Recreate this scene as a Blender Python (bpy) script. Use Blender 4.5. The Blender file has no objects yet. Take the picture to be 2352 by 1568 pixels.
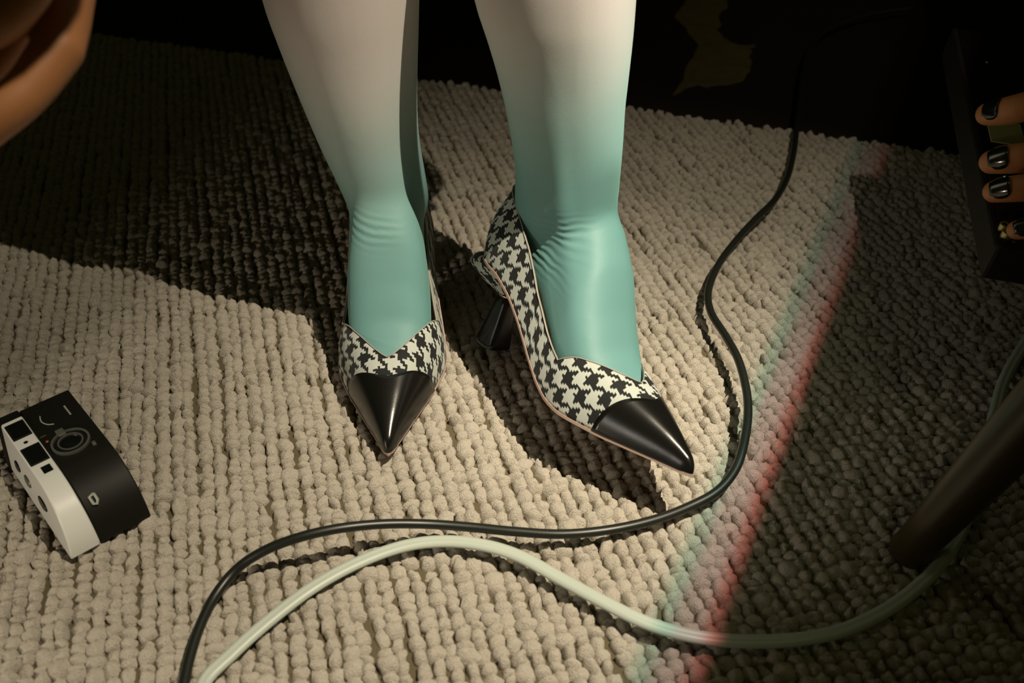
import bpy, bmesh, math, random
import numpy as np
from mathutils import Vector, Matrix

random.seed(7)
rng = np.random.default_rng(7)
C = bpy.context.scene.collection
SC = bpy.context.scene

# ------------------------------------------------------------------ camera
cam = bpy.data.cameras.new('camera')
cam.lens = 33.67
cam.sensor_width = 36
cam.clip_start = .02
cam.dof.use_dof = True
cam.dof.focus_distance = .74
cam.dof.aperture_fstop = 7.0
camo = bpy.data.objects.new('camera', cam)
C.objects.link(camo)
camo.location = (0, 0, .5)
camo.rotation_euler = (math.radians(51.5), 0, 0)
SC.camera = camo

# ------------------------------------------------------------------ colour management, world
vs = SC.view_settings
vs.view_transform = 'Standard'
vs.look = 'None'
vs.exposure = 0
vs.gamma = 1
vs.use_curve_mapping = False
world = bpy.data.worlds.new('world')
SC.world = world
world.use_nodes = True
bg = world.node_tree.nodes['Background']
bg.inputs[0].default_value = (.62, .60, .16, 1)
bg.inputs[1].default_value = .024

# ------------------------------------------------------------------ key light: a projector lamp high on the right, its
# picture ends in a soft edge with red and cyan fringes
KEY = Vector((.760, .210, 2.05))
EDGE_A, EDGE_B = Vector((.125, .361, 0)), Vector((.380, .898, 0))
kl = bpy.data.lights.new('projector_lamp', 'SPOT')
kl.energy = 395
kl.shadow_soft_size = .005
kl.spot_size = math.radians(75)
kl.spot_blend = .5
ko = bpy.data.objects.new('projector_lamp', kl)
C.objects.link(ko)
ko.location = KEY
ko.rotation_euler = (Vector((0, .62, 0)) - KEY).to_track_quat('-Z', 'Y').to_euler()
n_edge = (EDGE_A - KEY).cross(EDGE_B - KEY).normalized()
if n_edge.dot(Vector((-.2, .6, 0)) - KEY) < 0:
    n_edge = -n_edge
kl.use_nodes = True
kt = kl.node_tree
em = kt.nodes['Emission']
geo = kt.nodes.new('ShaderNodeNewGeometry')


def vdot(vec):
    n = kt.nodes.new('ShaderNodeVectorMath')
    n.operation = 'DOT_PRODUCT'
    kt.links.new(geo.outputs['Incoming'], n.inputs[0])
    n.inputs[1].default_value = vec
    return n.outputs['Value']


def maprange(sock, a, b, c=0, d=1, interp='LINEAR'):
    n = kt.nodes.new('ShaderNodeMapRange')
    n.interpolation_type = interp
    kt.links.new(sock, n.inputs['Value'])
    n.inputs['From Min'].default_value = a
    n.inputs['From Max'].default_value = b
    n.inputs['To Min'].default_value = c
    n.inputs['To Max'].default_value = d
    return n.outputs['Result']


INC = 1.0         # for a lamp, Incoming runs from the lamp to the lit point
along = Vector((.43, .90, 0))
edge_ramp = kt.nodes.new('ShaderNodeValToRGB')
kt.links.new(maprange(vdot(n_edge * INC), -.012, .028), edge_ramp.inputs['Fac'])
cr = edge_ramp.color_ramp
stops = [(.0, (.0170, .0168, .0078)), (.20, (.019, .0185, .0090)), (.25, (.32, .085, .070)), (.285, (.42, .140, .118)),
         (.345, (.50, .38, .34)), (.50, (.55, .45, .39)), (.555, (.44, .58, .46)), (.60, (.51, .64, .48)),
         (.70, (.95, .84, .65)), (1, (1, .87, .66))]
while len(cr.elements) < len(stops):
    cr.elements.new(.5)
for e, (p, c) in zip(cr.elements, stops):
    e.position = p
    e.color = (*c, 1)
fall = kt.nodes.new('ShaderNodeValToRGB')
# position along the beam: the picture fades towards its far end
far0 = (Vector((0, .3, 0)) - KEY).normalized().dot(along.normalized())
far1 = (Vector((0, 1.3, 0)) - KEY).normalized().dot(along.normalized())
kt.links.new(maprange(vdot(along.normalized() * INC), far0, far1), fall.inputs['Fac'])
fr = fall.color_ramp
fst = [(0, .62), (.12, .78), (.28, 1.0), (.38, .92), (.48, .60), (.58, .35), (.70, .18), (1, .05)]
while len(fr.elements) < len(fst):
    fr.elements.new(.5)
for e, (p, v) in zip(fr.elements, fst):
    e.position = p
    e.color = (v, v, v, 1)
side = maprange(vdot(n_edge * INC), .08, .23, 1, .17)
m1 = kt.nodes.new('ShaderNodeMix')
m1.data_type = 'RGBA'
m1.blend_type = 'MULTIPLY'
m1.inputs[0].default_value = 1
kt.links.new(edge_ramp.outputs[0], m1.inputs[6])
kt.links.new(fall.outputs[0], m1.inputs[7])
kt.links.new(m1.outputs[2], em.inputs['Color'])
spill = maprange(vdot(n_edge * INC), -.06, -.002, .10, 1)      # stray light beyond the picture edge dies away
ms = kt.nodes.new('ShaderNodeMath')
ms.operation = 'MULTIPLY'
kt.links.new(side, ms.inputs[0])
kt.links.new(spill, ms.inputs[1])
kt.links.new(ms.outputs[0], em.inputs['Strength'])

# second lamp: low at the front left, grazing the rug
ll = bpy.data.lights.new('low_lamp', 'SPOT')
ll.energy = 3.6
ll.color = (1, .84, .66)
ll.shadow_soft_size = .03
ll.spot_size = math.radians(64)
ll.spot_blend = .9
lo = bpy.data.objects.new('low_lamp', ll)
C.objects.link(lo)
lo.location = (-.58, .05, .15)
lo.rotation_euler = (Vector((-.20, .46, .02)) - lo.location).to_track_quat('-Z', 'Y').to_euler()

# added narrow fill beam from the right to brighten the calves
sl = bpy.data.lights.new('calf_fill', 'SPOT')
sl.energy = 34
sl.color = (1, .90, .76)
sl.shadow_soft_size = .03
sl.spot_size = math.radians(17)
sl.spot_blend = .7
so_ = bpy.data.objects.new('calf_fill', sl)
C.objects.link(so_)
so_.location = (1.30, .80, .32)
so_.rotation_euler = (Vector((.04, .65, .24)) - so_.location).to_track_quat('-Z', 'Y').to_euler()

# fourth: dim narrow spot added at the front left for the toe cap's sheen
rl = bpy.data.lights.new('cap_sheen_spot', 'SPOT')
rl.energy = 3.2
rl.spot_size = math.radians(17)
rl.spot_blend = .6
rl.color = (1, .92, .80)
rl.shadow_soft_size = .015
ro = bpy.data.objects.new('cap_sheen_spot', rl)
C.objects.link(ro)
ro.location = (-.66, -.36, .55)
ro.rotation_euler = (Vector((.06, .47, .05)) - ro.location).to_track_quat('-Z', 'Y').to_euler()

# ------------------------------------------------------------------ helpers
def link(name, me, mat=None, parent=None, smooth=True):
    o = bpy.data.objects.new(name, me)
    C.objects.link(o)
    if mat is not None:
        for m in (mat if isinstance(mat, (list, tuple)) else [mat]):
            me.materials.append(m)
    if parent is not None:
        o.parent = parent
    if smooth:
        me.polygons.foreach_set('use_smooth', [True] * len(me.polygons))
    return o


def mesh(name, verts, faces, mat=None, parent=None, smooth=True):
    me = bpy.data.meshes.new(name)
    me.from_pydata([tuple(v) for v in verts], [], faces)
    me.update()
    return link(name, me, mat, parent, smooth)


def empty(name, label, cat, loc=(0, 0, 0), group=None):
    o = bpy.data.objects.new(name, None)
    C.objects.link(o)
    o.location = loc
    o.empty_display_size = .05
    tag(o, label, cat, group)
    return o


def tag(o, label, cat, group=None):
    o['label'] = label
    o['category'] = cat
    if group:
        o['group'] = group


def loft_data(rings, closed_ring=True, caps=True):
    n = len(rings[0])
    verts = [v for r in rings for v in r]
    faces = []
    m = n if closed_ring else n - 1
    for i in range(len(rings) - 1):
        for j in range(m):
            a, b = i * n + j, i * n + (j + 1) % n
            faces.append((a, b, b + n, a + n))
    if caps and closed_ring:
        faces.append(tuple(range(n))[::-1])
        k = (len(rings) - 1) * n
        faces.append(tuple(range(k, k + n)))
    return verts, faces


def frames(path):
    path = [Vector(p) for p in path]
    T = []
    for i in range(len(path)):
        a = path[max(0, i - 1)]
        b = path[min(len(path) - 1, i + 1)]
        T.append((b - a).normalized())
    up = Vector((0, 0, 1)) if abs(T[0].z) < .9 else Vector((0, 1, 0))
    N = (up - T[0] * up.dot(T[0])).normalized()
    out = []
    for i, t in enumerate(T):
        N = (N - t * N.dot(t)).normalized()
        out.append((path[i], t, N, t.cross(N)))
    return out


def tube_data(path, radii, seg=12, section=None, caps=True):
    rings = []
    fr_ = frames(path)
    for i, (p, t, n, b) in enumerate(fr_):
        r = radii[i] if hasattr(radii, '__len__') else radii
        ring = []
        for k in range(seg):
            a = 2 * math.pi * k / seg
            if section:
                sx, sy = section(a)
            else:
                sx, sy = math.cos(a), math.sin(a)
            ring.append(p + b * (sx * r) + n * (sy * r))
        rings.append(ring)
    return loft_data(rings, True, caps)


def capsule_data(path, radii, seg=14):
    """tube with rounded ends through points"""
    path = [Vector(p) for p in path]
    pts, rr = [], []
    d0 = (path[0] - path[1]).normalized()
    d1 = (path[-1] - path[-2]).normalized()
    for k in (1.0, .92, .7, .38):
        pts.append(path[0] + d0 * radii[0] * k)
        rr.append(radii[0] * max(.05, math.sqrt(max(0, 1 - k * k))))
    pts += path
    rr += list(radii)
    for k in (.38, .7, .92, 1.0):
        pts.append(path[-1] + d1 * radii[-1] * k)
        rr.append(radii[-1] * max(.05, math.sqrt(max(0, 1 - k * k))))
    return tube_data(pts, rr, seg)


def smooth_path(pts, n):
    """Catmull-Rom resample by arc length"""
    P = np.array(pts, float)
    P = np.vstack([2 * P[0] - P[1], P, 2 * P[-1] - P[-2]])
    out = []
    for i in range(1, len(P) - 2):
        p0, p1, p2, p3 = P[i - 1:i + 3]
        for t in np.linspace(0, 1, 24, endpoint=False):
            out.append(.5 * ((2 * p1) + (-p0 + p2) * t + (2 * p0 - 5 * p1 + 4 * p2 - p3) * t * t + (-p0 + 3 * p1 - 3 * p2 + p3) * t ** 3))
    out.append(P[-2])
    out = np.array(out)
    s = np.concatenate([[0], np.cumsum(np.linalg.norm(np.diff(out, axis=0), axis=1))])
    u = np.linspace(0, s[-1], n)
    return np.stack([np.interp(u, s, out[:, k]) for k in range(out.shape[1])], 1)


class Soup:
    """collects closed shells that become one mesh"""
    def __init__(self):
        self.v, self.f = [], []

    def add(self, d):
        k = len(self.v)
        self.v += [tuple(p) for p in d[0]]
        self.f += [tuple(i + k for i in f) for f in d[1]]


def fuse(name, soup, voxel, smooth_it=6):
    """one continuous skin round all shells"""
    me = bpy.data.meshes.new(name)
    me.from_pydata(soup.v, [], soup.f)
    me.update()
    bm = bmesh.new()
    bm.from_mesh(me)
    bmesh.ops.recalc_face_normals(bm, faces=bm.faces)
    bm.to_mesh(me)
    bm.free()
    o = bpy.data.objects.new(name, me)
    C.objects.link(o)
    r = o.modifiers.new('r', 'REMESH')
    r.mode = 'VOXEL'
    r.voxel_size = voxel
    s = o.modifiers.new('s', 'SMOOTH')
    s.factor = .5
    s.iterations = smooth_it
    dg = bpy.context.evaluated_depsgraph_get()
    me2 = bpy.data.meshes.new_from_object(o.evaluated_get(dg))
    bpy.data.objects.remove(o)
    bpy.data.meshes.remove(me)
    me2.name = name
    return me2


# ------------------------------------------------------------------ materials
def mat(name, col, rough=.5, spec=.5, metal=0.0, bump=None, sheen=None, coat=0, noise=None, trans=0):
    m = bpy.data.materials.new(name)
    m.use_nodes = True
    nt = m.node_tree
    b = nt.nodes['Principled BSDF']
    b.inputs['Base Color'].default_value = (*col, 1)
    b.inputs['Roughness'].default_value = rough
    b.inputs['Specular IOR Level'].default_value = spec
    b.inputs['Metallic'].default_value = metal
    b.inputs['Coat Weight'].default_value = coat
    if sheen:
        b.inputs['Sheen Weight'].default_value = sheen[0]
        b.inputs['Sheen Roughness'].default_value = sheen[1]
        b.inputs['Sheen Tint'].default_value = (*sheen[2], 1)
    tc = nt.nodes.new('ShaderNodeTexCoord')
    if noise:
        scale, amt = noise
        nz = nt.nodes.new('ShaderNodeTexNoise')
        nz.inputs['Scale'].default_value = scale
        nz.inputs['Detail'].default_value = 4
        nt.links.new(tc.outputs['Object'], nz.inputs['Vector'])
        mx = nt.nodes.new('ShaderNodeMix')
        mx.data_type = 'RGBA'
        mx.inputs[6].default_value = (*[c * (1 - amt) for c in col], 1)
        mx.inputs[7].default_value = (*[min(1, c * (1 + amt)) for c in col], 1)
        nt.links.new(nz.outputs['Fac'], mx.inputs[0])
        nt.links.new(mx.outputs[2], b.inputs['Base Color'])
    if bump:
        scale, strength, dist = bump
        nz = nt.nodes.new('ShaderNodeTexNoise')
        nz.inputs['Scale'].default_value = scale
        nz.inputs['Detail'].default_value = 5
        nt.links.new(tc.outputs['Object'], nz.inputs['Vector'])
        bp = nt.nodes.new('ShaderNodeBump')
        bp.inputs['Strength'].default_value = strength
        bp.inputs['Distance'].default_value = dist
        nt.links.new(nz.outputs['Fac'], bp.inputs['Height'])
        nt.links.new(bp.outputs[0], b.inputs['Normal'])
    return m


M = {}
M['wool'] = mat('wool', (.50, .455, .385), .95, .1, bump=(1100, 1.0, .0018), sheen=(.2, .5, (1, .95, .8)), noise=(600, .22))
M['rug_back'] = mat('rug_back', (.11, .09, .055), .95, .1, bump=(300, .5, .002))
M['floor'] = mat('floor', (.014, .009, .006), .55, .3, bump=(60, .25, .001), noise=(14, .35))
M['worn'] = mat('worn', (.075, .062, .020), .75, .2, noise=(60, .35))
M['black_leather'] = mat('black_leather', (.006, .006, .005), .23, .5, bump=(1500, .10, .0004))
M['black_gloss'] = mat('black_gloss', (.006, .006, .006), .28, .5)
M['lining'] = mat('lining', (.34, .24, .13), .6, .3, noise=(120, .1))
M['sole_edge'] = mat('sole_edge', (.40, .29, .235), .5, .4)
M['piping'] = mat('piping', (.34, .31, .26), .5, .4)
M['gold'] = mat('gold', (.75, .55, .30), .3, .5, 1)
M['black_cord'] = mat('black_cord', (.010, .012, .009), .38, .5)
M['white_cord'] = mat('white_cord', (.44, .49, .43), .42, .5)
M['camera_black'] = mat('camera_black', (.007, .0065, .0045), .55, .25, bump=(2500, .15, .0003))
M['camera_white'] = mat('camera_white', (.74, .76, .72), .34, .5)
M['glass_dark'] = mat('glass_dark', (.006, .007, .006), .08, .5)
M['ring_grey'] = mat('ring_grey', (.20, .21, .18), .35, .5, .6)
M['print'] = mat('print', (.36, .38, .33), .6, .3)
M['red_dot'] = mat('red_dot', (.5, .08, .03), .4, .4)
M['skin'] = mat('skin', (.48, .205, .080), .5, .4, bump=(700, .15, .0006), noise=(50, .10))
M['nail'] = mat('nail', (.008, .010, .006), .15, .6, coat=.5)
M['sleeve'] = mat('sleeve', (.010, .010, .009), .85, .2)
M['dress'] = mat('dress', (.016, .014, .013), .8, .2)
M['hair'] = mat('hair', (.02, .014, .01), .5, .4)
M['dark_wood'] = mat('dark_wood', (.050, .037, .012), .38, .5, noise=(30, .3), bump=(120, .1, .0005))
M['device_black'] = mat('device_black', (.010, .009, .006), .6, .3, bump=(900, .1, .0004))
M['device_label'] = mat('device_label', (.32, .34, .14), .6, .3)
M['brass'] = mat('brass', (.42, .40, .16), .3, .5, .8)


def tights_material():
    """mint tights: the knit opens over the wide calf and lets the skin tint through"""
    m = bpy.data.materials.new('tights')
    m.use_nodes = True
    nt = m.node_tree
    b = nt.nodes['Principled BSDF']
    b.inputs['Roughness'].default_value = .55
    b.inputs['Specular IOR Level'].default_value = .35
    b.inputs['Sheen Weight'].default_value = .4
    b.inputs['Sheen Roughness'].default_value = .4
    b.inputs['Sheen Tint'].default_value = (.40, .85, .72, 1)
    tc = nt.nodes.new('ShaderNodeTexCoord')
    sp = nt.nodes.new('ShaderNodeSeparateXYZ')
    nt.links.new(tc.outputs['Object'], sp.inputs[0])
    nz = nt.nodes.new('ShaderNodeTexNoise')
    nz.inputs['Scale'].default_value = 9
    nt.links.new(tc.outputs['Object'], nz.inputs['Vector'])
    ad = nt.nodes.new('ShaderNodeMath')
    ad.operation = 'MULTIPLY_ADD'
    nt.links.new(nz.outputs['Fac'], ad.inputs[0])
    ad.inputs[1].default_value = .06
    lg = nt.nodes.new('ShaderNodeMapRange')       # shifts the mint higher up the forward leg
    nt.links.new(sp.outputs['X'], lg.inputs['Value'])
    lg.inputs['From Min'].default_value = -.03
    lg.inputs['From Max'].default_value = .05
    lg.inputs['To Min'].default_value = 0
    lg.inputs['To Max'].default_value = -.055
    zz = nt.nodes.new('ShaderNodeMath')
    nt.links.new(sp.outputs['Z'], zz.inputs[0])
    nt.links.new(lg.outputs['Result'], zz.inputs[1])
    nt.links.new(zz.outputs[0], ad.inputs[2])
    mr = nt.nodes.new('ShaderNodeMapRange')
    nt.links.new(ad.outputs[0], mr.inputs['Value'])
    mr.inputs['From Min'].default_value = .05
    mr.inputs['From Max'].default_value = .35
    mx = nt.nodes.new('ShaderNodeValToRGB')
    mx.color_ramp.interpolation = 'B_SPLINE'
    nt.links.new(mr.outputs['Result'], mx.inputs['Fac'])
    ramp_ = [(.10, (.125, .280, .275)), (.24, (.15, .33, .325)), (.40, (.25, .44, .42)), (.56, (.46, .56, .54)), (.74, (.74, .68, .66)), (1, (.82, .72, .70))]  # sheer calf tint, with shade on the feet painted into the colour
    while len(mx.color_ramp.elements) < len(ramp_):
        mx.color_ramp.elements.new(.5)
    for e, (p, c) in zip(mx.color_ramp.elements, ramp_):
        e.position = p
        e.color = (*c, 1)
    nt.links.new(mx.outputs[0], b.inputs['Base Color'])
    n2 = nt.nodes.new('ShaderNodeTexNoise')
    n2.inputs['Scale'].default_value = 1400
    nt.links.new(tc.outputs['Object'], n2.inputs['Vector'])
    bp = nt.nodes.new('ShaderNodeBump')
    bp.inputs['Strength'].default_value = .12
    bp.inputs['Distance'].default_value = .0005
    nt.links.new(n2.outputs['Fac'], bp.inputs['Height'])

    def mth(op, a, b_=None, c=None):
        n = nt.nodes.new('ShaderNodeMath')
        n.operation = op
        for k, x in enumerate((a, b_, c)):
            if x is None:
                continue
            if isinstance(x, (int, float)):
                n.inputs[k].default_value = x
            else:
                nt.links.new(x, n.inputs[k])
        return n.outputs[0]
    # creases of the knit at the front of both ankles
    n3 = nt.nodes.new('ShaderNodeTexNoise')
    n3.inputs['Scale'].default_value = 60
    nt.links.new(tc.outputs['Object'], n3.inputs['Vector'])
    total = None
    for (cx_, cz_, sx_, sz_, lam, tilt) in ((-.086, .112, .016, .0085, .0052, .10), (.058, .128, .017, .010, .0050, -.05), (.040, .108, .015, .008, .0048, .05)):
        dx = mth('SUBTRACT', sp.outputs['X'], cx_)
        dz = mth('SUBTRACT', sp.outputs['Z'], cz_)
        q = mth('ADD', mth('POWER', mth('ABSOLUTE', mth('DIVIDE', dx, sx_)), 2), mth('POWER', mth('ABSOLUTE', mth('DIVIDE', dz, sz_)), 2))
        front = mth('LESS_THAN', sp.outputs['Y'], -.02)
        g_ = mth('MULTIPLY', mth('POWER', 2.718, mth('MULTIPLY', q, -1)), front)
        ph = mth('ADD', mth('MULTIPLY_ADD', dx, tilt, dz), mth('MULTIPLY', n3.outputs['Fac'], .004))
        w_ = mth('SINE', mth('MULTIPLY', ph, 2 * math.pi / lam))
        h_ = mth('MULTIPLY', w_, g_)
        total = h_ if total is None else mth('ADD', total, h_)
    b2 = nt.nodes.new('ShaderNodeBump')
    b2.inputs['Strength'].default_value = .55
    b2.inputs['Distance'].default_value = .0007
    nt.links.new(total, b2.inputs['Height'])
    nt.links.new(bp.outputs[0], b2.inputs['Normal'])
    nt.links.new(b2.outputs[0], b.inputs['Normal'])
    return m


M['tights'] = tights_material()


def houndstooth_material(thread=.00185):
    m = bpy.data.materials.new('houndstooth')
    m.use_nodes = True
    nt = m.node_tree
    b = nt.nodes['Principled BSDF']
    b.inputs['Roughness'].default_value = .75
    b.inputs['Specular IOR Level'].default_value = .25
    b.inputs['Sheen Weight'].default_value = .1
    uv = nt.nodes.new('ShaderNodeUVMap')
    uv.uv_map = 'UVMap'
    nz = nt.nodes.new('ShaderNodeTexNoise')
    nz.inputs['Scale'].default_value = 260
    nz.inputs['Detail'].default_value = 3
    nt.links.new(uv.outputs[0], nz.inputs['Vector'])
    sub = nt.nodes.new('ShaderNodeVectorMath')
    sub.operation = 'SUBTRACT'
    nt.links.new(nz.outputs['Color'], sub.inputs[0])
    sub.inputs[1].default_value = (.5, .5, .5)
    sc = nt.nodes.new('ShaderNodeVectorMath')
    sc.operation = 'MULTIPLY_ADD'
    nt.links.new(sub.outputs[0], sc.inputs[0])
    sc.inputs[1].default_value = (.0020, .0020, 0)
    nt.links.new(uv.outputs[0], sc.inputs[2])
    s = nt.nodes.new('ShaderNodeVectorMath')
    s.operation = 'SCALE'
    nt.links.new(sc.outputs[0], s.inputs[0])
    s.inputs['Scale'].default_value = 1 / thread
    sp = nt.nodes.new('ShaderNodeSeparateXYZ')
    nt.links.new(s.outputs[0], sp.inputs[0])

    def mth(op, a, bb=None):
        n = nt.nodes.new('ShaderNodeMath')
        n.operation = op
        for k, x in enumerate((a, bb)):
            if x is None:
                continue
            if isinstance(x, (int, float)):
                n.inputs[k].default_value = x
            else:
                nt.links.new(x, n.inputs[k])
        return n.outputs[0]
    i, j = mth('FLOOR', sp.outputs[0]), mth('FLOOR', sp.outputs[1])
    wd = mth('LESS_THAN', mth('FLOORED_MODULO', i, 8), 3.5)
    fd = mth('LESS_THAN', mth('FLOORED_MODULO', j, 8), 3.5)
    sw = mth('LESS_THAN', mth('FLOORED_MODULO', mth('ADD', i, j), 4), 1.5)
    a = mth('MULTIPLY', wd, sw)
    c = mth('MULTIPLY', fd, mth('SUBTRACT', 1, sw))
    dark = mth('ADD', a, c)
    mx = nt.nodes.new('ShaderNodeMix')
    mx.data_type = 'RGBA'
    mx.inputs[6].default_value = (.44, .475, .435, 1)
    mx.inputs[7].default_value = (.009, .010, .010, 1)
    nt.links.new(dark, mx.inputs[0])
    nt.links.new(mx.outputs[2], b.inputs['Base Color'])
    n2 = nt.nodes.new('ShaderNodeTexNoise')
    n2.inputs['Scale'].default_value = 1500
    nt.links.new(uv.outputs[0], n2.inputs['Vector'])
    bp = nt.nodes.new('ShaderNodeBump')
    bp.inputs['Strength'].default_value = .25
    bp.inputs['Distance'].default_value = .0006
    nt.links.new(n2.outputs['Fac'], bp.inputs['Height'])
    nt.links.new(bp.outputs[0], b.inputs['Normal'])
    return m


M['houndstooth'] = houndstooth_material()

# ------------------------------------------------------------------ floor and wall
fl = mesh('floor', [(-2.5, -1.5, -.012), (2.5, -1.5, -.012), (2.5, 2.3, -.012), (-2.5, 2.3, -.012),
                    (-2.5, -1.5, -.06), (2.5, -1.5, -.06), (2.5, 2.3, -.06), (-2.5, 2.3, -.06)],
          [(0, 1, 2, 3), (7, 6, 5, 4), (0, 4, 5, 1), (1, 5, 6, 2), (2, 6, 7, 3), (3, 7, 4, 0)], M['floor'], smooth=False)
fl['kind'] = 'structure'
wl = mesh('wall_back', [(-2.5, 2.3, -.06), (2.5, 2.3, -.06), (2.5, 2.3, 2.6), (-2.5, 2.3, 2.6),
                        (-2.5, 2.4, -.06), (2.5, 2.4, -.06), (2.5, 2.4, 2.6), (-2.5, 2.4, 2.6)],
          [(0, 1, 2, 3), (7, 6, 5, 4), (0, 4, 5, 1), (1, 5, 6, 2), (2, 6, 7, 3), (3, 7, 4, 0)],
          mat('wall_paint', (.035, .028, .016), .8, .2, noise=(3, .2)), smooth=False)
wl['kind'] = 'structure'
# worn-through patch of the dark floor finish, a very thin uneven scrape
wp = [(.245, 1.42), (.262, 1.33), (.240, 1.25), (.205, 1.15), (.235, 1.165), (.262, 1.175), (.300, 1.18), (.318, 1.235),
      (.325, 1.27), (.345, 1.32), (.305, 1.315), (.300, 1.37), (.325, 1.46), (.36, 1.58), (.30, 1.6), (.27, 1.5)]
wv = []
rr_ = random.Random(3)
for k in range(len(wp)):
    a, b2 = np.array(wp[k]), np.array(wp[(k + 1) % len(wp)])
    for t in (0, .25, .5, .75):
        p = a + (b2 - a) * t + np.array([rr_.uniform(-.005, .005), rr_.uniform(-.008, .008)])
        wv.append((p[0], p[1], -.0114))
ow = mesh('worn_patch', wv, [tuple(range(len(wv)))], M['worn'], fl, smooth=False)

# ------------------------------------------------------------------ rug: chunky wool beads woven in columns
rug = empty('wool_rug', 'cream chunky woven wool rug covering the floor under the shoes', 'rug', (0, .7, -.012))
COL = np.array((-.275, .961))
EDG = np.array((.949, -.315))
EDG = EDG / np.linalg.norm(EDG)
e0 = np.array((-.577, 1.336)) + COL * -.006
ring_n, seg_n = 5, 10
tv = [(0, 0, 1)]
for r in range(1, ring_n + 1):
    th = math.radians(112) * r / ring_n
    for k in range(seg_n):
        a = 2 * math.pi * (k + .5 * (r % 2)) / seg_n
        tv.append((math.sin(th) * math.cos(a), math.sin(th) * math.sin(a), math.cos(th)))
tf = [(0, 1 + k, 1 + (k + 1) % seg_n) for k in range(seg_n)]
tq = []
for r in range(ring_n - 1):
    for k in range(seg_n):
        a = 1 + r * seg_n + k
        b2 = 1 + r * seg_n + (k + 1) % seg_n
        c = a + seg_n
        d = b2 + seg_n
        if r % 2 == 1:
            tf += [(a, c, b2), (b2, c, d)]
        else:
            tf += [(a, c, d), (a, d, b2)]
tv = np.array(tv)
tf = np.array(tf)
STEP = .0118
cx, cy, ang, sx, sy, sz, hz = [], [], [], [], [], [], []
ncol = 185
base_ang = math.atan2(EDG[1], EDG[0])
for i in range(ncol):
    s = (i - 42) * STEP + rng.normal(0, .0006)
    o = e0 + EDG * s
    d = .004
    wob = rng.normal(0, .0004)
    while d < 1.52:
        ln = float(np.clip(rng.normal(.0083, .0021), .0050, .0145))
        d += ln * .5
        wob = wob * .9 + rng.normal(0, .00045)
        p = o - COL * d + EDG * wob
        d += ln * .5
        if p[1] < .0 or abs(p[0]) > .36 + .62 * max(.1, p[1]):
            continue
        cx.append(p[0]); cy.append(p[1])
        ang.append(base_ang + math.radians(rng.normal(26, 20)))
        w = .0055 * (1 + rng.normal(0, .17))
        sx.append(w * 1.06); sy.append(ln * .68)
        sz.append(.0080 * (1 + rng.normal(0, .12)))
        hz.append(-.0088 + rng.normal(0, .0010))
cx, cy, ang, sx, sy, sz, hz = map(np.array, (cx, cy, ang, sx, sy, sz, hz))
nb = len(cx)
nv = len(tv)
V = np.empty((nb, nv, 3), np.float32)
jit = 1 + rng.normal(0, .085, (nb, nv))
# squarish beads
tvx = np.sign(tv[:, 0]) * np.abs(tv[:, 0]) ** .93
tvy = np.sign(tv[:, 1]) * np.abs(tv[:, 1]) ** .93
lx = tvx[None] * sx[:, None] * jit
ly = tvy[None] * sy[:, None] * jit
ca, sa = np.cos(ang)[:, None], np.sin(ang)[:, None]
V[:, :, 0] = cx[:, None] + lx * ca - ly * sa
V[:, :, 1] = cy[:, None] + lx * sa + ly * ca
V[:, :, 2] = hz[:, None] + tv[None, :, 2] * sz[:, None] * jit
V[:, :, 1] -= .7
V[:, :, 2] += .012
F = (tf[None] + (np.arange(nb) * nv)[:, None, None]).reshape(-1)
me = bpy.data.meshes.new('wool_loops')
me.vertices.add(nb * nv)
me.vertices.foreach_set('co', V.reshape(-1))
nf = nb * len(tf)
me.loops.add(nf * 3)
me.loops.foreach_set('vertex_index', F.astype(np.int32))
me.polygons.add(nf)
me.polygons.foreach_set('loop_start', np.arange(0, nf * 3, 3, dtype=np.int32))
me.update(calc_edges=True)
me.validate()
loops = link('wool_loops', me, M['wool'], rug)
loops['kind'] = 'stuff'
# woven backing under the beads
bk = [e0 + EDG * -.5, e0 + EDG * 1.75, e0 + EDG * 1.75 - COL * 1.75, e0 + EDG * -.5 - COL * 1.75]
bv = [(p[0], p[1] - .7, .0055) for p in bk] + [(p[0], p[1] - .7, 0.0003) for p in bk]
mesh('backing', bv, [(0, 3, 2, 1), (4, 5, 6, 7), (0, 1, 5, 4), (1, 2, 6, 5), (2, 3, 7, 6), (3, 0, 4, 7)], M['rug_back'], rug, smooth=False)

# ------------------------------------------------------------------ pumps (local: +y toe, z up, heel back at y = 0)
def itp(y, tab):
    xs = [t[0] for t in tab]
    # smooth monotone cubic by numpy on dense sampling
    return float(np.interp(y, xs, [t[1] for t in tab]))


W_TAB = [(0, .0), (.002, .0110), (.006, .0185), (.012, .0250), (.02, .0300), (.03, .0332), (.045, .0350), (.06, .0352), (.08, .0357), (.10, .0376),
         (.12, .0405), (.135, .0424), (.147, .0430), (.158, .0415), (.168, .0382), (.182, .0327), (.20, .0245), (.22, .0152),
         (.235, .0083), (.244, .0045), (.248, .0026), (.25, .0)]
H_TAB = [(0, .088), (.05, .092), (.09, .090), (.12, .062), (.138, .0510), (.155, .0455), (.17, .0408), (.183, .0370), (.196, .0315), (.21, .0260),
         (.225, .0195), (.238, .0130), (.246, .0085), (.25, .003)]
Z_TAB = [(0, .0745), (.02, .0735), (.045, .0700), (.065, .0605), (.085, .0465), (.105, .0310), (.125, .0180), (.14, .0115), (.155, .0085), (.19, .0070), (.25, .0080)]
HT_TAB = [(0, .060), (.012, .0595), (.03, .0535), (.06, .0405), (.09, .0305), (.115, .0268), (.136, .0265)]


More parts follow.
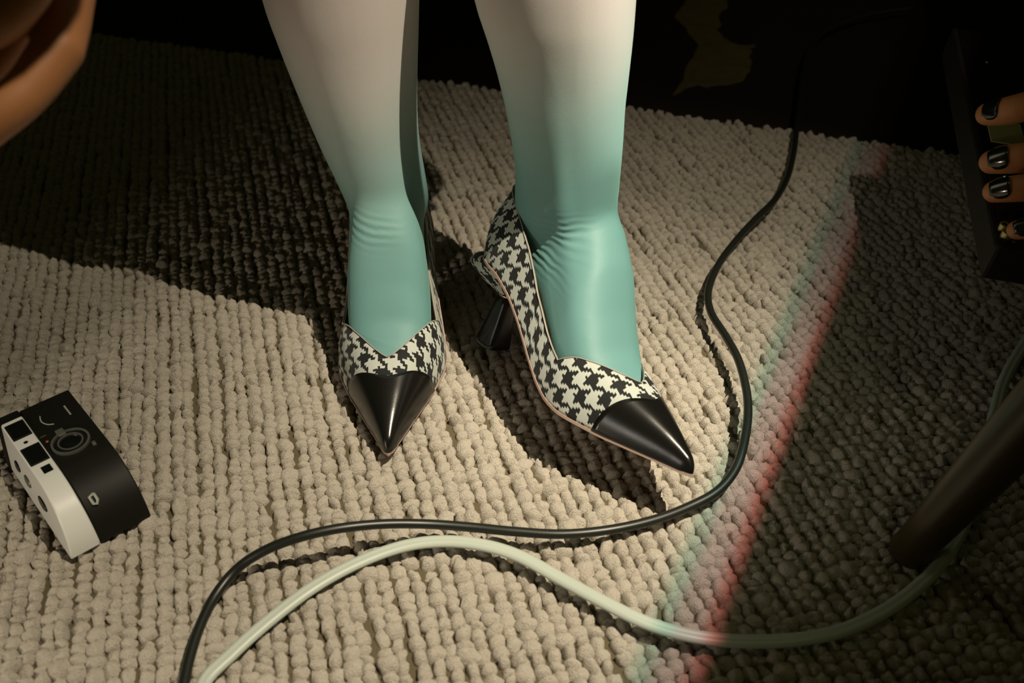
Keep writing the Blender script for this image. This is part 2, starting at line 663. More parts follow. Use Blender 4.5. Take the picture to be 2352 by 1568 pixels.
def dense(tab, n=501):
    ys = np.linspace(0, .25, n)
    v = np.interp(ys, [t[0] for t in tab], [t[1] for t in tab])
    k = np.hanning(23)
    k /= k.sum()
    pv = np.concatenate([2 * v[0] - v[11:0:-1], v, 2 * v[-1] - v[-2:-13:-1]])
    return ys, np.convolve(pv, k, 'valid')


YS, HD = dense(H_TAB)
_, ZD = dense(Z_TAB)
wH = lambda y: float(np.interp(y, YS, HD))
wZ = lambda y: float(np.interp(y, YS, ZD))
wW = lambda y: itp(y, W_TAB)
KX = .72
Y_THROAT = .1845


def theta_max(y):
    if y >= Y_THROAT:
        return math.pi / 2
    H, w = wH(y), max(1e-4, wW(y))
    side = math.asin(min(1, itp(min(y, .136), HT_TAB) / H))
    if y <= .134:
        return side
    o = ((Y_THROAT - y) / (Y_THROAT - .134)) ** .75 * .0395
    t = math.acos((o / w) ** (1 / KX)) if o < w else side
    return t


def surf(y, th, off=0.0):
    w, H, z = wW(y), wH(y), wZ(y)
    cx_ = math.cos(th) ** KX if th < math.pi / 2 - 1e-6 else 0
    bulge = 1 + .10 * math.sin(2 * th) * max(0, 1 - y / .12) * .6
    x = w * cx_ * bulge * (1 - (.32 if y > .07 else .12 + .20 * max(0, y - .02) / .05 if y > .02 else .12) * math.sin(th) * min(1, max(0, (.142 - y) / .04))) + off * math.cos(th)
    zz = z + H * math.sin(th) + off * math.sin(th)
    yy = y
    if y < .05:   # heel counter: bulges back a little, then closes in to the ankle
        k = (1 - y / .05) ** 1.5
        s = math.sin(th) * H / .05
        yy = y + k * (-.006 * math.sin(min(1, s) * math.pi) + .007 * s * s)
    return Vector((x, yy, zz))


def cap_y(th):
    """rear edge of the toe cap, arching back at the sides"""
    return .1990 - .0165 * math.cos(th) ** 1.3


NT = 22


def arc_table(y):
    w, H = wW(y), wH(y)
    th = np.linspace(0, math.pi / 2, 60)
    x = w * np.cos(th) ** KX
    z = H * np.sin(th)
    s = np.concatenate([[0], np.cumsum(np.hypot(np.diff(x), np.diff(z)))])
    return th, s[-1] - s


def shell(name, rows, parent, mats, uvm=True):
    """rows: list of (list of (x,y,z,u,v)); one half mirrored into both halves"""
    n = len(rows[0])
    verts, uvs = [], []
    idx = {}
    faces = []
    for side in (1, -1):
        base = len(verts)
        for r in rows:
            for (x, y, z, u, v) in r:
                verts.append((side * x, y, z))
                uvs.append((u, side * v))
        for i in range(len(rows) - 1):
            for j in range(n - 1):
                a = base + i * n + j
                q = (a, a + 1, a + n + 1, a + n)
                faces.append(q if side == 1 else q[::-1])
    bm = bmesh.new()
    vs_ = [bm.verts.new(v) for v in verts]
    uvl = bm.loops.layers.uv.new('UVMap')
    for f in faces:
        try:
            fc = bm.faces.new([vs_[k] for k in f])
        except ValueError:
            continue
        fc.smooth = True
        for lp, k in zip(fc.loops, f):
            lp[uvl].uv = uvs[k]
    bmesh.ops.remove_doubles(bm, verts=bm.verts, dist=.00004)
    bmesh.ops.recalc_face_normals(bm, faces=bm.faces)
    me_ = bpy.data.meshes.new(name)
    bm.to_mesh(me_)
    bm.free()
    return link(name, me_, mats, parent)


def rounded_ring(cx_, cy_, z, rx, ry, n=28, p=2.0):
    out = []
    for k in range(n):
        a = 2 * math.pi * k / n
        c, s = math.cos(a), math.sin(a)
        out.append(Vector((cx_ + rx * math.copysign(abs(c) ** (2 / p), c), cy_ + ry * math.copysign(abs(s) ** (2 / p), s), z)))
    return out


def make_pump(label, loc, rot, scale):
    root = empty('pump', label, 'shoe', loc, 'houndstooth pumps')
    root.rotation_euler = rot
    root.scale = (scale,) * 3
    # upper
    ys = list(.25 * (1 - np.cos(np.linspace(0, math.pi, 90))) / 2)
    ys = sorted(set([round(y, 6) for y in ys if y <= .1990] + [Y_THROAT, .138, .134, .1955, .1990] + [.14, .145, .15, .16, .17, .175, .179, .181]))
    rows = []
    for y in ys:
        tm = theta_max(y)
        th_t, s_t = arc_table(y)
        r = []
        for k in range(NT + 1):
            th = tm * k / NT
            yc_ = y
            # rear of the cap cuts the upper
            lim = cap_y(th) + .003
            if yc_ > lim:
                yc_ = lim
            p = surf(yc_, th, .0)
            v = float(np.interp(th, th_t, s_t))
            r.append((p.x, p.y, p.z, yc_, v))
        rows.append(r)
    up = shell('upper', rows, root, [M['houndstooth'], M['lining'], M['piping']])
    so = up.modifiers.new('thick', 'SOLIDIFY')
    so.thickness = .0016
    so.offset = 1 if False else -1
    so.material_offset = 1
    so.material_offset_rim = 2
    # toe cap
    rows = []
    for k in range(41):
        f = (k / 40) ** .8
        r = []
        for j in range(NT + 1):
            th = math.pi / 2 * j / NT
            y0 = cap_y(th)
            y = y0 + (.25 - y0) * f
            p = surf(y, th, .0009 * min(1, (1 - f) * 8 + .15))
            r.append((p.x, p.y, p.z, y, th))
        rows.append(r)
    cp = shell('toe_cap', rows, root, [M['black_leather']])
    so = cp.modifiers.new('thick', 'SOLIDIFY')
    so.thickness = .001
    so.offset = -1
    # sole and insole
    ys2 = list(.25 * (1 - np.cos(np.linspace(0, math.pi, 70))) / 2)

    def plate(name, grow, z0, z1, m):
        rings = []
        for y in ys2:
            w = wW(y) + grow * min(1, wW(y) / .004)
            z = wZ(y)
            yy = y + (grow if y > .249 else (-grow if y < .001 else 0))
            w = max(w, .0004)
            rings.append([Vector((-w, yy, z + z0)), Vector((-w, yy, z + z1)), Vector((0, yy, z + z1)), Vector((w, yy, z + z1)), Vector((w, yy, z + z0)), Vector((0, yy, z + z0))])
        v, f = loft_data(rings)
        return mesh(name, v, f, m, root, smooth=False)
    plate('sole', .0007, -.0019, .0002, M['sole_edge'])
    plate('insole', -.0015, .0003, .0012, M['lining'])
    # heel: covered cup that juts back, then a black flared block
    rings = [rounded_ring(0, .030, .0735, .0305, .0300), rounded_ring(0, .0205, .0690, .0300, .0345), rounded_ring(0, .0135, .0630, .0270, .0345),
             rounded_ring(0, .0120, .0570, .0220, .0310), rounded_ring(0, .0165, .0515, .0155, .0215), rounded_ring(0, .0235, .0475, .0100, .0115), rounded_ring(0, .025, .0445, .0078, .0082)]
    v, f = loft_data(rings)
    hc = mesh('heel_cover', v, f, M['houndstooth'], root)
    uvl = hc.data.uv_layers.new(name='UVMap')
    for lp in hc.data.loops:
        co = hc.data.vertices[lp.vertex_index].co
        a = math.atan2(co.x, -(co.y - .024))
        uvl.data[lp.index].uv = (co.z * 1.1, a * .022)
    rings = [rounded_ring(0, .025, .0450, .0074, .0078, p=2.4), rounded_ring(0, .0248, .038, .0078, .0080, p=2.8), rounded_ring(0, .0242, .022, .0098, .0098, p=3.2),
             rounded_ring(0, .0235, .004, .0128, .0124, p=3.6), rounded_ring(0, .0235, .0006, .0130, .0126, p=3.6), rounded_ring(0, .0235, 0, .0122, .0118, p=3.6)]
    v, f = loft_data(rings)
    mesh('heel', v, f, M['black_gloss'], root)
    v, f = loft_data([rounded_ring(0, .025, .0462, .0080, .0084), rounded_ring(0, .025, .0456, .0084, .0088), rounded_ring(0, .025, .0444, .0080, .0084)])
    mesh('heel_band', v, f, M['gold'], root)
    # thin light piping along the topline
    line = []
    for y in sorted([q for q in ys if q <= Y_THROAT], reverse=True):
        p = surf(y, theta_max(y), .0004)
        line.append(p)
    path = line + [Vector((-p.x, p.y, p.z)) for p in line[::-1][1:]]
    path2 = [path[0]]
    for p in path[1:]:
        if (p - path2[-1]).length > .0006:
            path2.append(p)
    v, f = tube_data(path2, .0004, 8)
    mesh('topline_binding', v, f, M['piping'], root)
    return root


PL_LOC, PL_ROT, PL_S = (-.1048, .7387, .0003), (0, 0, math.radians(183.6)), 1.003
PR_LOC, PR_ROT, PR_S = (-.0299, .6314, .0064), (math.radians(6.2), math.radians(-23.9), math.radians(216.7)), .985


def rot_m(rot):
    # yaw * pitch * roll (Z * X * Y)
    return Matrix.Rotation(rot[2], 4, 'Z') @ Matrix.Rotation(rot[0], 4, 'X') @ Matrix.Rotation(rot[1], 4, 'Y')


ML = Matrix.Translation(PL_LOC) @ rot_m(PL_ROT) @ Matrix.Scale(PL_S, 4)
MR = Matrix.Translation(PR_LOC) @ rot_m(PR_ROT) @ Matrix.Scale(PR_S, 4)
pl = make_pump('black and white houndstooth pump with black pointed toe, standing flat beside the other', PL_LOC, ML.to_euler(), PL_S)
pr = make_pump('tilted houndstooth pump turned outward, flared black heel showing, toe lifted near the cord', PR_LOC, MR.to_euler(), PR_S)

# ------------------------------------------------------------------ the standing person: one continuous body
soup = Soup()


def foot(Mx, lean=0.0):
    rings = []
    for (y, half, top, low) in [(.006, .008, .104, .086), (.012, .015, .114, .079), (.022, .0215, .126, .076), (.04, .0265, .140, .0720), (.06, .0290, .150, .065), (.08, .0286, .148, .052),
                                (.10, .0298, .1330, .036), (.12, .0325, .1090, .023), (.138, .0325, .0790, .0155), (.155, .0312, .0560, .012), (.17, .0285, .0450, .011),
                                (.184, .0245, .0375, .010), (.20, .0175, .0300, .0105), (.22, .0090, .0195, .011), (.228, .005, .016, .012)]:
        ring = []
        for k in range(28):
            a = 2 * math.pi * k / 28
            c, s = math.cos(a), math.sin(a)
            e = .85 if s > 0 else .6
            x = half * math.copysign(abs(c) ** .8, c)
            mid = low + (top - low) * .42
            z = mid + (top - mid) * abs(s) ** e if s > 0 else mid - (mid - low) * abs(s) ** e
            ring.append(Mx @ Vector((x - lean * max(0, z - .03), y, z)))
        rings.append(ring)
    return loft_data(rings)


def leg_loft(tab):
    """tab rows: (h, cx, cy, half width, half depth, back bulge)"""
    T = np.array(tab, float)
    hs = np.concatenate([np.linspace(T[0, 0], T[-1, 0], 70)])
    dense_ = []
    S = smooth_path(T, 90)
    rings = []
    for (h, x0, y0, a_, b_) in S:
        ring = []
        for k in range(40):
            an = 2 * math.pi * k / 40
            ring.append(Vector((x0 + a_ * math.cos(an), y0 + b_ * math.sin(an), h)))
        rings.append(ring)
    return loft_data(rings)


# person's right leg (left in the picture)
legA = [(.085, -.1015, .690, .026, .030), (.100, -.0998, .680, .0315, .037), (.1144, -.1004, .6745, .0336, .0385), (.1331, -.1040, .674, .0353, .0385), (.1619, -.1105, .678, .0386, .042), (.1896, -.1148, .682, .0428, .047),
        (.2162, -.1178, .686, .0475, .052), (.2416, -.1202, .690, .0519, .057), (.2661, -.1221, .693, .0555, .061), (.31, -.1235, .697, .059, .064), (.37, -.124, .694, .056, .060), (.44, -.122, .685, .052, .058),
        (.49, -.120, .680, .056, .062), (.58, -.112, .685, .064, .070), (.72, -.103, .692, .077, .083), (.86, -.095, .70, .088, .098)]
legB = [(.085, .036, .652, .028, .030), (.105, .0405, .640, .0375, .0385), (.1361, .0409, .6345, .0394, .0400), (.1536, .0415, .6360, .0392, .0405), (.1806, .0403, .640, .0410, .044), (.2065, .0379, .644, .0434, .048), (.2314, .0356, .648, .0471, .052),
        (.2554, .0326, .652, .0513, .057), (.2784, .0292, .655, .0550, .061), (.32, .026, .660, .0585, .064), (.38, .027, .667, .057, .061), (.45, .034, .692, .050, .056), (.50, .038, .702, .052, .058),
        (.59, .043, .710, .060, .064), (.73, .046, .712, .074, .080), (.86, .050, .70, .088, .098)]
soup.add(leg_loft(legA))
soup.add(leg_loft(legB))
soup.add(foot(ML))
soup.add(foot(MR, .15))
# pelvis, torso, neck, head
tor = []
for (h, x0, y0, a_, b_) in [(.80, -.022, .70, .145, .095), (.88, -.022, .705, .175, .115), (.95, -.022, .71, .172, .112), (1.05, -.022, .71, .135, .092), (1.15, -.022, .71, .138, .095), (1.25, -.022, .705, .155, .105),
                            (1.34, -.022, .71, .165, .09), (1.39, -.022, .715, .11, .07), (1.42, -.022, .715, .06, .058), (1.47, -.022, .712, .052, .055), (1.51, -.022, .70, .062, .075), (1.56, -.022, .695, .073, .092),
                            (1.62, -.022, .70, .075, .095), (1.67, -.022, .705, .062, .08), (1.70, -.022, .705, .03, .04)]:
    tor.append([Vector((x0 + a_ * math.cos(2 * math.pi * k / 40), y0 + b_ * math.sin(2 * math.pi * k / 40), h)) for k in range(40)])
soup.add(loft_data(tor))
soup.add(capsule_data([(-.022, .612, 1.57), (-.022, .600, 1.555)], [.012, .011]))          # nose
for s in (-1, 1):
    soup.add(capsule_data([(-.022 + s * .16, .71, 1.335), (-.022 + s * .215, .72, 1.20), (-.022 + s * .235, .735, 1.07), (-.022 + s * .238, .70, .95), (-.022 + s * .236, .665, .84)], [.048, .042, .038, .033, .026]))
    soup.add(capsule_data([(-.022 + s * .236, .662, .83), (-.022 + s * .232, .645, .77)], [.028, .030]))
    for q in range(4):
        soup.add(capsule_data([(-.022 + s * .232, .675 - .018 * q, .775), (-.022 + s * .228, .668 - .018 * q, .725), (-.022 + s * .222, .668 - .018 * q, .69 + .006 * abs(q - 1.5))], [.010, .009, .007]))
    soup.add(capsule_data([(-.022 + s * .22, .62, .81), (-.022 + s * .205, .602, .765), (-.022 + s * .20, .598, .735)], [.012, .010, .008]))
    soup.add(capsule_data([(-.022 + s * .076, .71, 1.585), (-.022 + s * .080, .712, 1.55)], [.012, .008]))  # ears
bodyme = fuse('body', soup, .0028, 8)
# relax the bend of the ankles
ne = len(bodyme.edges)
ed = np.empty(ne * 2, np.int32)
bodyme.edges.foreach_get('vertices', ed)
ed = ed.reshape(-1, 2)
co = np.empty(len(bodyme.vertices) * 3, np.float32)
bodyme.vertices.foreach_get('co', co)
co = co.reshape(-1, 3).astype(np.float64)
wgt = np.zeros(len(co))
for c0 in ((-.105, .660, .112), (.036, .615, .118)):
    wgt = np.maximum(wgt, np.exp(-(np.linalg.norm((co - np.array(c0)) * (1, 1, .8), axis=1) / .042) ** 4))
sel = np.where(wgt > .01)[0]
lut = -np.ones(len(co), int)
lut[sel] = np.arange(len(sel))
me_ = ed[(lut[ed[:, 0]] >= 0) | (lut[ed[:, 1]] >= 0)]
deg = np.zeros(len(co))
np.add.at(deg, me_[:, 0], 1)
np.add.at(deg, me_[:, 1], 1)
for it in range(90):
    acc = np.zeros_like(co)
    np.add.at(acc, me_[:, 0], co[me_[:, 1]])
    np.add.at(acc, me_[:, 1], co[me_[:, 0]])
    fac = .6 if it % 2 == 0 else -.52
    co[sel] += (acc[sel] / deg[sel][:, None] - co[sel]) * (wgt[sel] * (fac if it < 60 else .5))[:, None]
bodyme.vertices.foreach_set('co', co.astype(np.float32).reshape(-1))
bodyme.update()
no = np.empty(len(bodyme.vertices) * 3, np.float32)
bodyme.vertices.foreach_get('normal', no)
no = no.reshape(-1, 3)
# shin tendon of the forward leg: a soft ridge down the ankle front
d = co - np.array((.036, .60, .15))
g = np.exp(-((d[:, 0] + .10 * d[:, 2]) / .0075) ** 2) * np.exp(-(d[:, 2] / .05) ** 2) * (co[:, 1] < .632) * (co[:, 0] > -.03)
co += no * (g * .0022)[:, None]
bodyme.vertices.foreach_set('co', co.astype(np.float32).reshape(-1))
bodyme.update()
person = empty('person', 'person standing in mint green tights, lower legs in view, feet in houndstooth pumps', 'person', (-.022, .69, 0))
bodyme.transform(Matrix.Translation((.022, -.69, 0)))
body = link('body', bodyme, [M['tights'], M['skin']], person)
zc = np.empty(len(bodyme.polygons) * 3, np.float32)
bodyme.polygons.foreach_get('center', zc)
zc = zc.reshape(-1, 3)
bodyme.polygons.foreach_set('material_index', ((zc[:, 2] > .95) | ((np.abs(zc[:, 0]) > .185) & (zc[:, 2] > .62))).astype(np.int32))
dr = []
for (h, a_, b_) in [(.62, .152, .086), (.70, .166, .098), (.85, .186, .124), (.95, .182, .122), (1.05, .146, .103), (1.15, .149, .106), (1.25, .166, .116), (1.33, .172, .102), (1.365, .14, .088)]:
    dr.append([Vector((a_ * math.cos(2 * math.pi * k / 48), .015 + b_ * math.sin(2 * math.pi * k / 48), h)) for k in range(48)])
v, f = loft_data(dr, True, False)
do = mesh('dress', v, f, M['dress'], person)
so = do.modifiers.new('thick', 'SOLIDIFY')
so.thickness = .003
hr = []
for (h, a_, b_, yo) in [(1.40, .085, .055, .05), (1.50, .095, .07, .045), (1.58, .092, .085, .035), (1.66, .082, .085, .02), (1.705, .05, .055, .015), (1.72, .01, .01, .015)]:
    hr.append([Vector((a_ * math.cos(2 * math.pi * k / 32), yo + b_ * math.sin(2 * math.pi * k / 32), h)) for k in range(32)])
v, f = loft_data(hr)
mesh('hair', v, f, M['hair'], person)

# ------------------------------------------------------------------ cords lying on the rug
black_pts = [ (.5987, 1.4238, .0), (.5259, 1.3966, .0), (.4795, 1.3666, .0), (.437, 1.3226, .0), (.4006, 1.2561, .0), (.3719, 1.1695, .0), (.3491, 1.0915, .0), (.3269, 1.0128, .004), (.3103, .9555, .006), (.2888, .893, .008), (.2641, .8411, .012), (.237, .8035, .012), (.2107, .7643, .012), (.1872, .7226, .013), (.1715, .6819, .013), (.1683, .6489, .014), (.1744, .6136, .016), (.1783, .5806, .018), (.1776, .5445, .018), (.1734, .5166, .017), (.1649, .488, .014), (.1557, .4684, .01), (.1408, .4519, .007), (.1196, .439, .006), (.0944, .4266, .007), (.0643, .4166, .009), (.0325, .4121, .01), (.0011, .4135, .011), (-.0275, .4163, .012), (-.0559, .4163, .015), (-.0834, .4112, .021), (-.1099, .4033, .026), (-.1337, .3962, .026), (-.1555, .3907, .02), (-.1737, .3839, .01), (-.184, .3667, .006), (-.1878, .3446, .006), (-.1884, .3237, .006), (-.1873, .3073, .006), (-.1845, .2777, .006), (-.1815, .2486, .006), (-.177, .205, .006), (-.170, .15, .006), (-.152, .07, .006)]
white_pts = [(-.06, .06, .006), (-.10, .12, .006), (-.135, .19, .006), (-.158, .25, .006), (-.1705, .285, .006), (-.177, .3068, .006), (-.1654, .3266, .006), (-.1471, .3508, .006), (-.1246, .3749, .006), (-.0994, .3928, .007), (-.0725, .4051, .008), (-.0472, .4089, .009), (-.0215, .4056, .01), (.0039, .3963, .01), (.0311, .3778, .01), (.057, .3594, .011), (.0794, .3457, .011), (.102, .3379, .01), (.1251, .335, .008), (.1513, .3355, .006), (.1778, .3379, .006), (.2031, .3446, .006), (.2309, .3583, .006), (.2552, .3752, .006), (.2751, .3929, .006), (.3028, .4263, .006), (.3394, .4873, .006), (.3654, .5332, .006), (.3892, .5735, .006), (.4208, .6147, .006), (.4742, .6786, .006), (.5418, .7402, .006) ]
P = smooth_path(black_pts, 420)
P[:, 2] = np.maximum(P[:, 2] + .0012, np.where(P[:, 1] > 1.03, -.0085, .0030))


def pvc(a):      # faintly flattened round flex
    return math.cos(a) * 1.0, math.sin(a) * .94


v, f = tube_data(P, .0033, 16, pvc)
bc = mesh('black_cord', v, f, M['black_cord'])
tag(bc, 'long black round power cord winding past the pump toes across the rug', 'cord')
P = smooth_path(white_pts, 420)
P[:, 2] = np.maximum(P[:, 2] - .0012, .0030)


def twin(a):     # flat two-core flex with a shallow groove between the cores
    c, s_ = math.cos(a), math.sin(a)
    return 1.32 * c, s_ * (.86 - .22 * math.exp(-(c / .22) ** 2))


v, f = tube_data(P, .0034, 28, twin)
wc = mesh('white_cord', v, f, M['white_cord'])
tag(wc, 'flat white two-core cord curving along the bottom of the rug', 'cord')

# ------------------------------------------------------------------ compact film camera lying on its back on the rug
pc = empty('compact_camera', 'small black and white compact film camera lying on the rug at left', 'camera')
CX, CY = Vector((.665, -.747, 0)), Vector((-.747, -.665, 0))
pc.matrix_world = Matrix(((CX.x, CY.x, 0, -.3228), (CX.y, CY.y, 0, .5229), (0, 0, 1, .0005), (0, 0, 0, 1)))
PROF = [(0, .0), (0, .0385), (.0015, .040), (.070, .040), (.082, .0392), (.092, .0368), (.101, .0320), (.1085, .0248), (.1135, .0165), (.116, .0085), (.1168, .002), (.1155, 0)]


def prism(name, y0, y1, m, grow=0.0, top=None, bevel=.0012):
    """extrude the camera's side profile from y0 to y1; top(z) shifts the far edge"""
    prof = [(x + (grow if x > .05 else -grow), z + (grow if z > .01 else 0)) for x, z in PROF]
    sm = smooth_path([(x, z) for x, z in prof[2:-1]], 40)
    prof = prof[:2] + [tuple(q) for q in sm] + prof[-1:]
    n = len(prof)
    vv = [(x, y0, z) for x, z in prof] + [(x, y1 + (top(x, z) if top else 0), z) for x, z in prof]
    ff = [tuple(range(n)), tuple(range(n, 2 * n))[::-1]] + [(k, k + n, (k + 1) % n + n, (k + 1) % n) for k in range(n)]
    o = mesh(name, vv, ff, m, pc, smooth=False)
    b = o.modifiers.new('bevel', 'BEVEL')
    b.width = bevel
    b.segments = 3
    b.limit_method = 'ANGLE'
    b.angle_limit = math.radians(40)
    o.data.polygons.foreach_set('use_smooth', [True] * len(o.data.polygons))
    o.data.set_sharp_from_angle(angle=math.radians(35))
    return o


prism('body', 0, .0352, M['camera_black'])
prism('top_cover', .0354, .0500, M['camera_white'], .0004, lambda x, z: .0052 * (1 - z / .04), .0028)


def end_piece():
    vv = [(x, y, z) for x in (-.0008, .0092) for (y, z) in ((.0353, 0), (.0353, .0405), (.0506, .0405), (.0560, 0))]
    o = mesh('end_cap', vv, [(0, 1, 2, 3), (7, 6, 5, 4), (0, 4, 5, 1), (1, 5, 6, 2), (2, 6, 7, 3), (3, 7, 4, 0)], M['camera_black'], pc, smooth=False)
    b = o.modifiers.new('bevel', 'BEVEL')
    b.width = .0012
    b.segments = 2


end_piece()


def block(name, x0, x1, y0, y1, z0, z1, m, parent, bevel=.0006):
    vv = [(x, y, z) for z in (z0, z1) for (x, y) in ((x0, y0), (x1, y0), (x1, y1), (x0, y1))]
    o = mesh(name, vv, [(3, 2, 1, 0), (4, 5, 6, 7), (0, 1, 5, 4), (1, 2, 6, 5), (2, 3, 7, 6), (3, 0, 4, 7)], m, parent, smooth=False)
    if bevel:
        b = o.modifiers.new('bevel', 'BEVEL')
        b.width = bevel
        b.segments = 2
    return o


def ring_mesh(name, c, r_out, r_in, z0, z1, m, parent, sx=1.0, n=48):
    vv, ff = [], []
    for (r, z) in ((r_out, z0), (r_out, z1), (r_in, z1), (r_in, z0)):
        for k in range(n):
            a = 2 * math.pi * k / n
            vv.append((c[0] + r * sx * math.cos(a), c[1] + r * math.sin(a), z))
    for q in range(4):
        for k in range(n):
            ff.append((q * n + k, q * n + (k + 1) % n, ((q + 1) % 4) * n + (k + 1) % n, ((q + 1) % 4) * n + k))
    return mesh(name, vv, ff, m, parent, smooth=False)


def disc_dome(name, c, r, z, dome, m, parent, n=40):
    vv = [(c[0], c[1], z + dome)]
    ff = []
    for q, t in enumerate((.35, .7, 1.0)):
        for k in range(n):
            a = 2 * math.pi * k / n
            vv.append((c[0] + r * t * math.cos(a), c[1] + r * t * math.sin(a), z + dome * (1 - t * t)))
    ff += [(0, 1 + k, 1 + (k + 1) % n) for k in range(n)]
    for q in range(2):
        for k in range(n):
            ff.append((1 + q * n + k, 1 + (q + 1) * n + k, 1 + (q + 1) * n + (k + 1) % n, 1 + q * n + (k + 1) % n))
    return mesh(name, vv, ff, m, parent)


LC = (.0565, .0200)
ring_mesh('lens_ring', LC, .0126, .0112, .0385, .0418, M['ring_grey'], pc)
ring_mesh('lens_barrel', LC, .0106, .0082, .0385, .0408, M['camera_black'], pc)
ring_mesh('lens_barrel', LC, .0083, .0074, .0385, .0416, M['ring_grey'], pc)
disc_dome('lens', LC, .0075, .0404, .0012, M['glass_dark'], pc)
block('lens_tab', .0665, .0705, .0075, .0100, .0395, .0416, M['ring_grey'], pc)
block('lens_tab', .0395, .0470, .0190, .0245, .0395, .0416, M['ring_grey'], pc)
disc_dome('index_dot', (.0448, .0318), .0012, .0399, .0006, M['red_dot'], pc, 16)
for (x0, x1) in ((.012, .031), (.042, .0625)):
    w_ = block('viewfinder_window' if x0 < .02 else 'flash_window', x0, x1, .0362, .0490, .0394, .0411, M['camera_black'], pc)
    block('glass', x0 + .0012, x1 - .0012, .0374, .0478, .0405, .04125, M['glass_dark'], w_, .0003)
block('sensor_window', .0668, .0745, .0385, .0448, .0394, .0407, M['glass_dark'], pc, .0004)
disc_dome('light_cell', (.0365, .0430), .0016, .0404, .0005, M['glass_dark'], pc, 20)
# buttons and slots along the top side
for (x, rx_, m_) in ((.030, .0050, 'glass_dark'), (.049, .0060, 'ring_grey'), (.076, .0078, 'glass_dark')):
    ring_ = []
    for (yy, k_) in ((-.002, 1.0), (.0004, 1.0), (.0007, .85)):
        ring_.append([Vector((x + rx_ * k_ * math.cos(2 * math.pi * k / 24), .0502 + .0052 * (1 - z_ / .04) + yy, z_)) for k in range(24) for z_ in (.019 + .0042 * k_ * math.sin(2 * math.pi * k / 24),)])
    v, f = loft_data(ring_)
    mesh('shutter_button' if m_ == 'ring_grey' else 'slot', v, f, M[m_], pc)
# strap lug shaped like a D, small light print strokes
v, f = tube_data([(.1030, .0262, .0318), (.1068, .0258, .0288), (.1085, .0272, .0270), (.1078, .0292, .0278), (.1040, .0296, .0312), (.1030, .0262, .0318)], .0010, 8)
mesh('strap_lug', v, f, M['print'], pc)
for k in range(6):
    block('print_mark', .0170 + k * .0021, .0184 + k * .0021, .0085, .0097, .0396, .04015, M['print'], pc, 0)
arc_ = smooth_path([(.0164, .0260, .0401), (.0210, .0272, .0401), (.0245, .0270, .0401), (.0285, .0251, .0401), (.0310, .0216, .0401)], 16)
v, f = tube_data(arc_, .0004, 6)
mesh('print_arc', v, f, M['print'], pc)
block('print_line', .0378, .0387, .0300, .0340, .0396, .04015, M['brass'], pc, 0)

# ------------------------------------------------------------------ stool with round tapered legs
st = empty('stool', 'dark brown wooden furniture with round tapered leg standing over white cord', 'stool', (.62, .44, 0))


def stool_leg(fx, fy):
    d_ = Vector((.62 - fx, .44 - fy, 0)).normalized()
    foot_ = Vector((fx, fy, -.002))
    top = foot_ + d_ * .165 + Vector((0, 0, .425))
    pts, rad = [], []
    for t in np.linspace(0, 1, 14):
        pts.append(foot_ + (top - foot_) * t - Vector((.62, .44, 0)))
        rad.append(.0125 + .0115 * min(1, t * 1.8))
    # rounded foot
    ax = (top - foot_).normalized()
    pts = [pts[0] + ax * -.004, pts[0] + ax * -.003] + pts
    rad = [.006, .0105] + rad
    v_, f_ = tube_data([p + ax * .006 for p in pts], rad, 24)
    mesh('leg', v_, f_, M['dark_wood'], st)


stool_leg(.255, .402)
stool_leg(.830, .146)
stool_leg(.770, .770)
rings = []
for (z, r) in ((.418, .150), (.421, .172), (.430, .180), (.445, .180), (.452, .174), (.454, .150)):
    rings.append([Vector((r * math.cos(2 * math.pi * k / 64), r * math.sin(2 * math.pi * k / 64), z)) for k in range(64)])
v, f = loft_data(rings)
mesh('seat', v, f, M['dark_wood'], st)

# ------------------------------------------------------------------ black device held at the right edge
dv = empty('handheld_device', 'black box-shaped device held upright by painted fingers at far right', 'device')
U_, W_, N_ = Vector((.2221, .9686, .1120)), Vector((.9742, -.2159, -.0652)), Vector((.0390, -.1236, .9916))
dv.matrix_world = Matrix(((W_.x, U_.x, N_.x, .3271), (W_.y, U_.y, N_.y, .5516), (W_.z, U_.z, N_.z, .1172), (0, 0, 0, 1)))
block('casing', 0, .085, 0, .320, 0, .030, M['device_black'], dv, .003)
block('front_plate', .004, .081, .004, .316, .0295, .0312, M['black_gloss'], dv, .0008)
block('label', .0110, .0370, .1300, .1620, .0305, .0320, M['device_label'], dv, .0003)
for (a_, b_, r_) in ((.0075, .0115, .0042), (.0060, .0195, .0032)):
    ring_mesh('knob', (a_, b_), r_, r_ * .55, .030, .0350, M['brass'], dv, n=28)
disc_dome('screw', (.0115, .0060), .0012, .0313, .0006, M['brass'], dv, 14)
disc_dome('screw', (.0226, .2585), .0018, .0313, .0008, M['brass'], dv, 14)

# ------------------------------------------------------------------ the hand that holds it
hp = empty('person', 'hand with dark glossy nails gripping black device at right edge of the rug', 'person', (.40, .60, .18))
hs = Soup()
FING = {
    'index': ([(.3554, .6661, .1872), (.3607, .6578, .1929), (.3731, .6525, .1991), (.3958, .6580, .2027), (.4285, .6719, .2009)], [.0086, .0101, .0109, .0112, .0115]),
    'middle': ([(.3416, .6132, .1754), (.3484, .6088, .1795), (.3617, .6063, .1828), (.3865, .6139, .1826), (.4224, .6293, .1764)], [.0087, .0101, .0109, .0112, .0114]),
    'ring': ([(.3334, .5825, .1689), (.3396, .5782, .1731), (.3520, .5772, .1750), (.3773, .5844, .1713), (.4108, .5984, .1599)], [.0078, .0090, .0096, .0100, .0106]),
    'pinky': ([(.3401, .5515, .1572), (.3467, .5490, .1605), (.3566, .5503, .1621), (.3764, .5591, .1587), (.4020, .5727, .1469)], [.0067, .0077, .0083, .0087, .0092]),
}
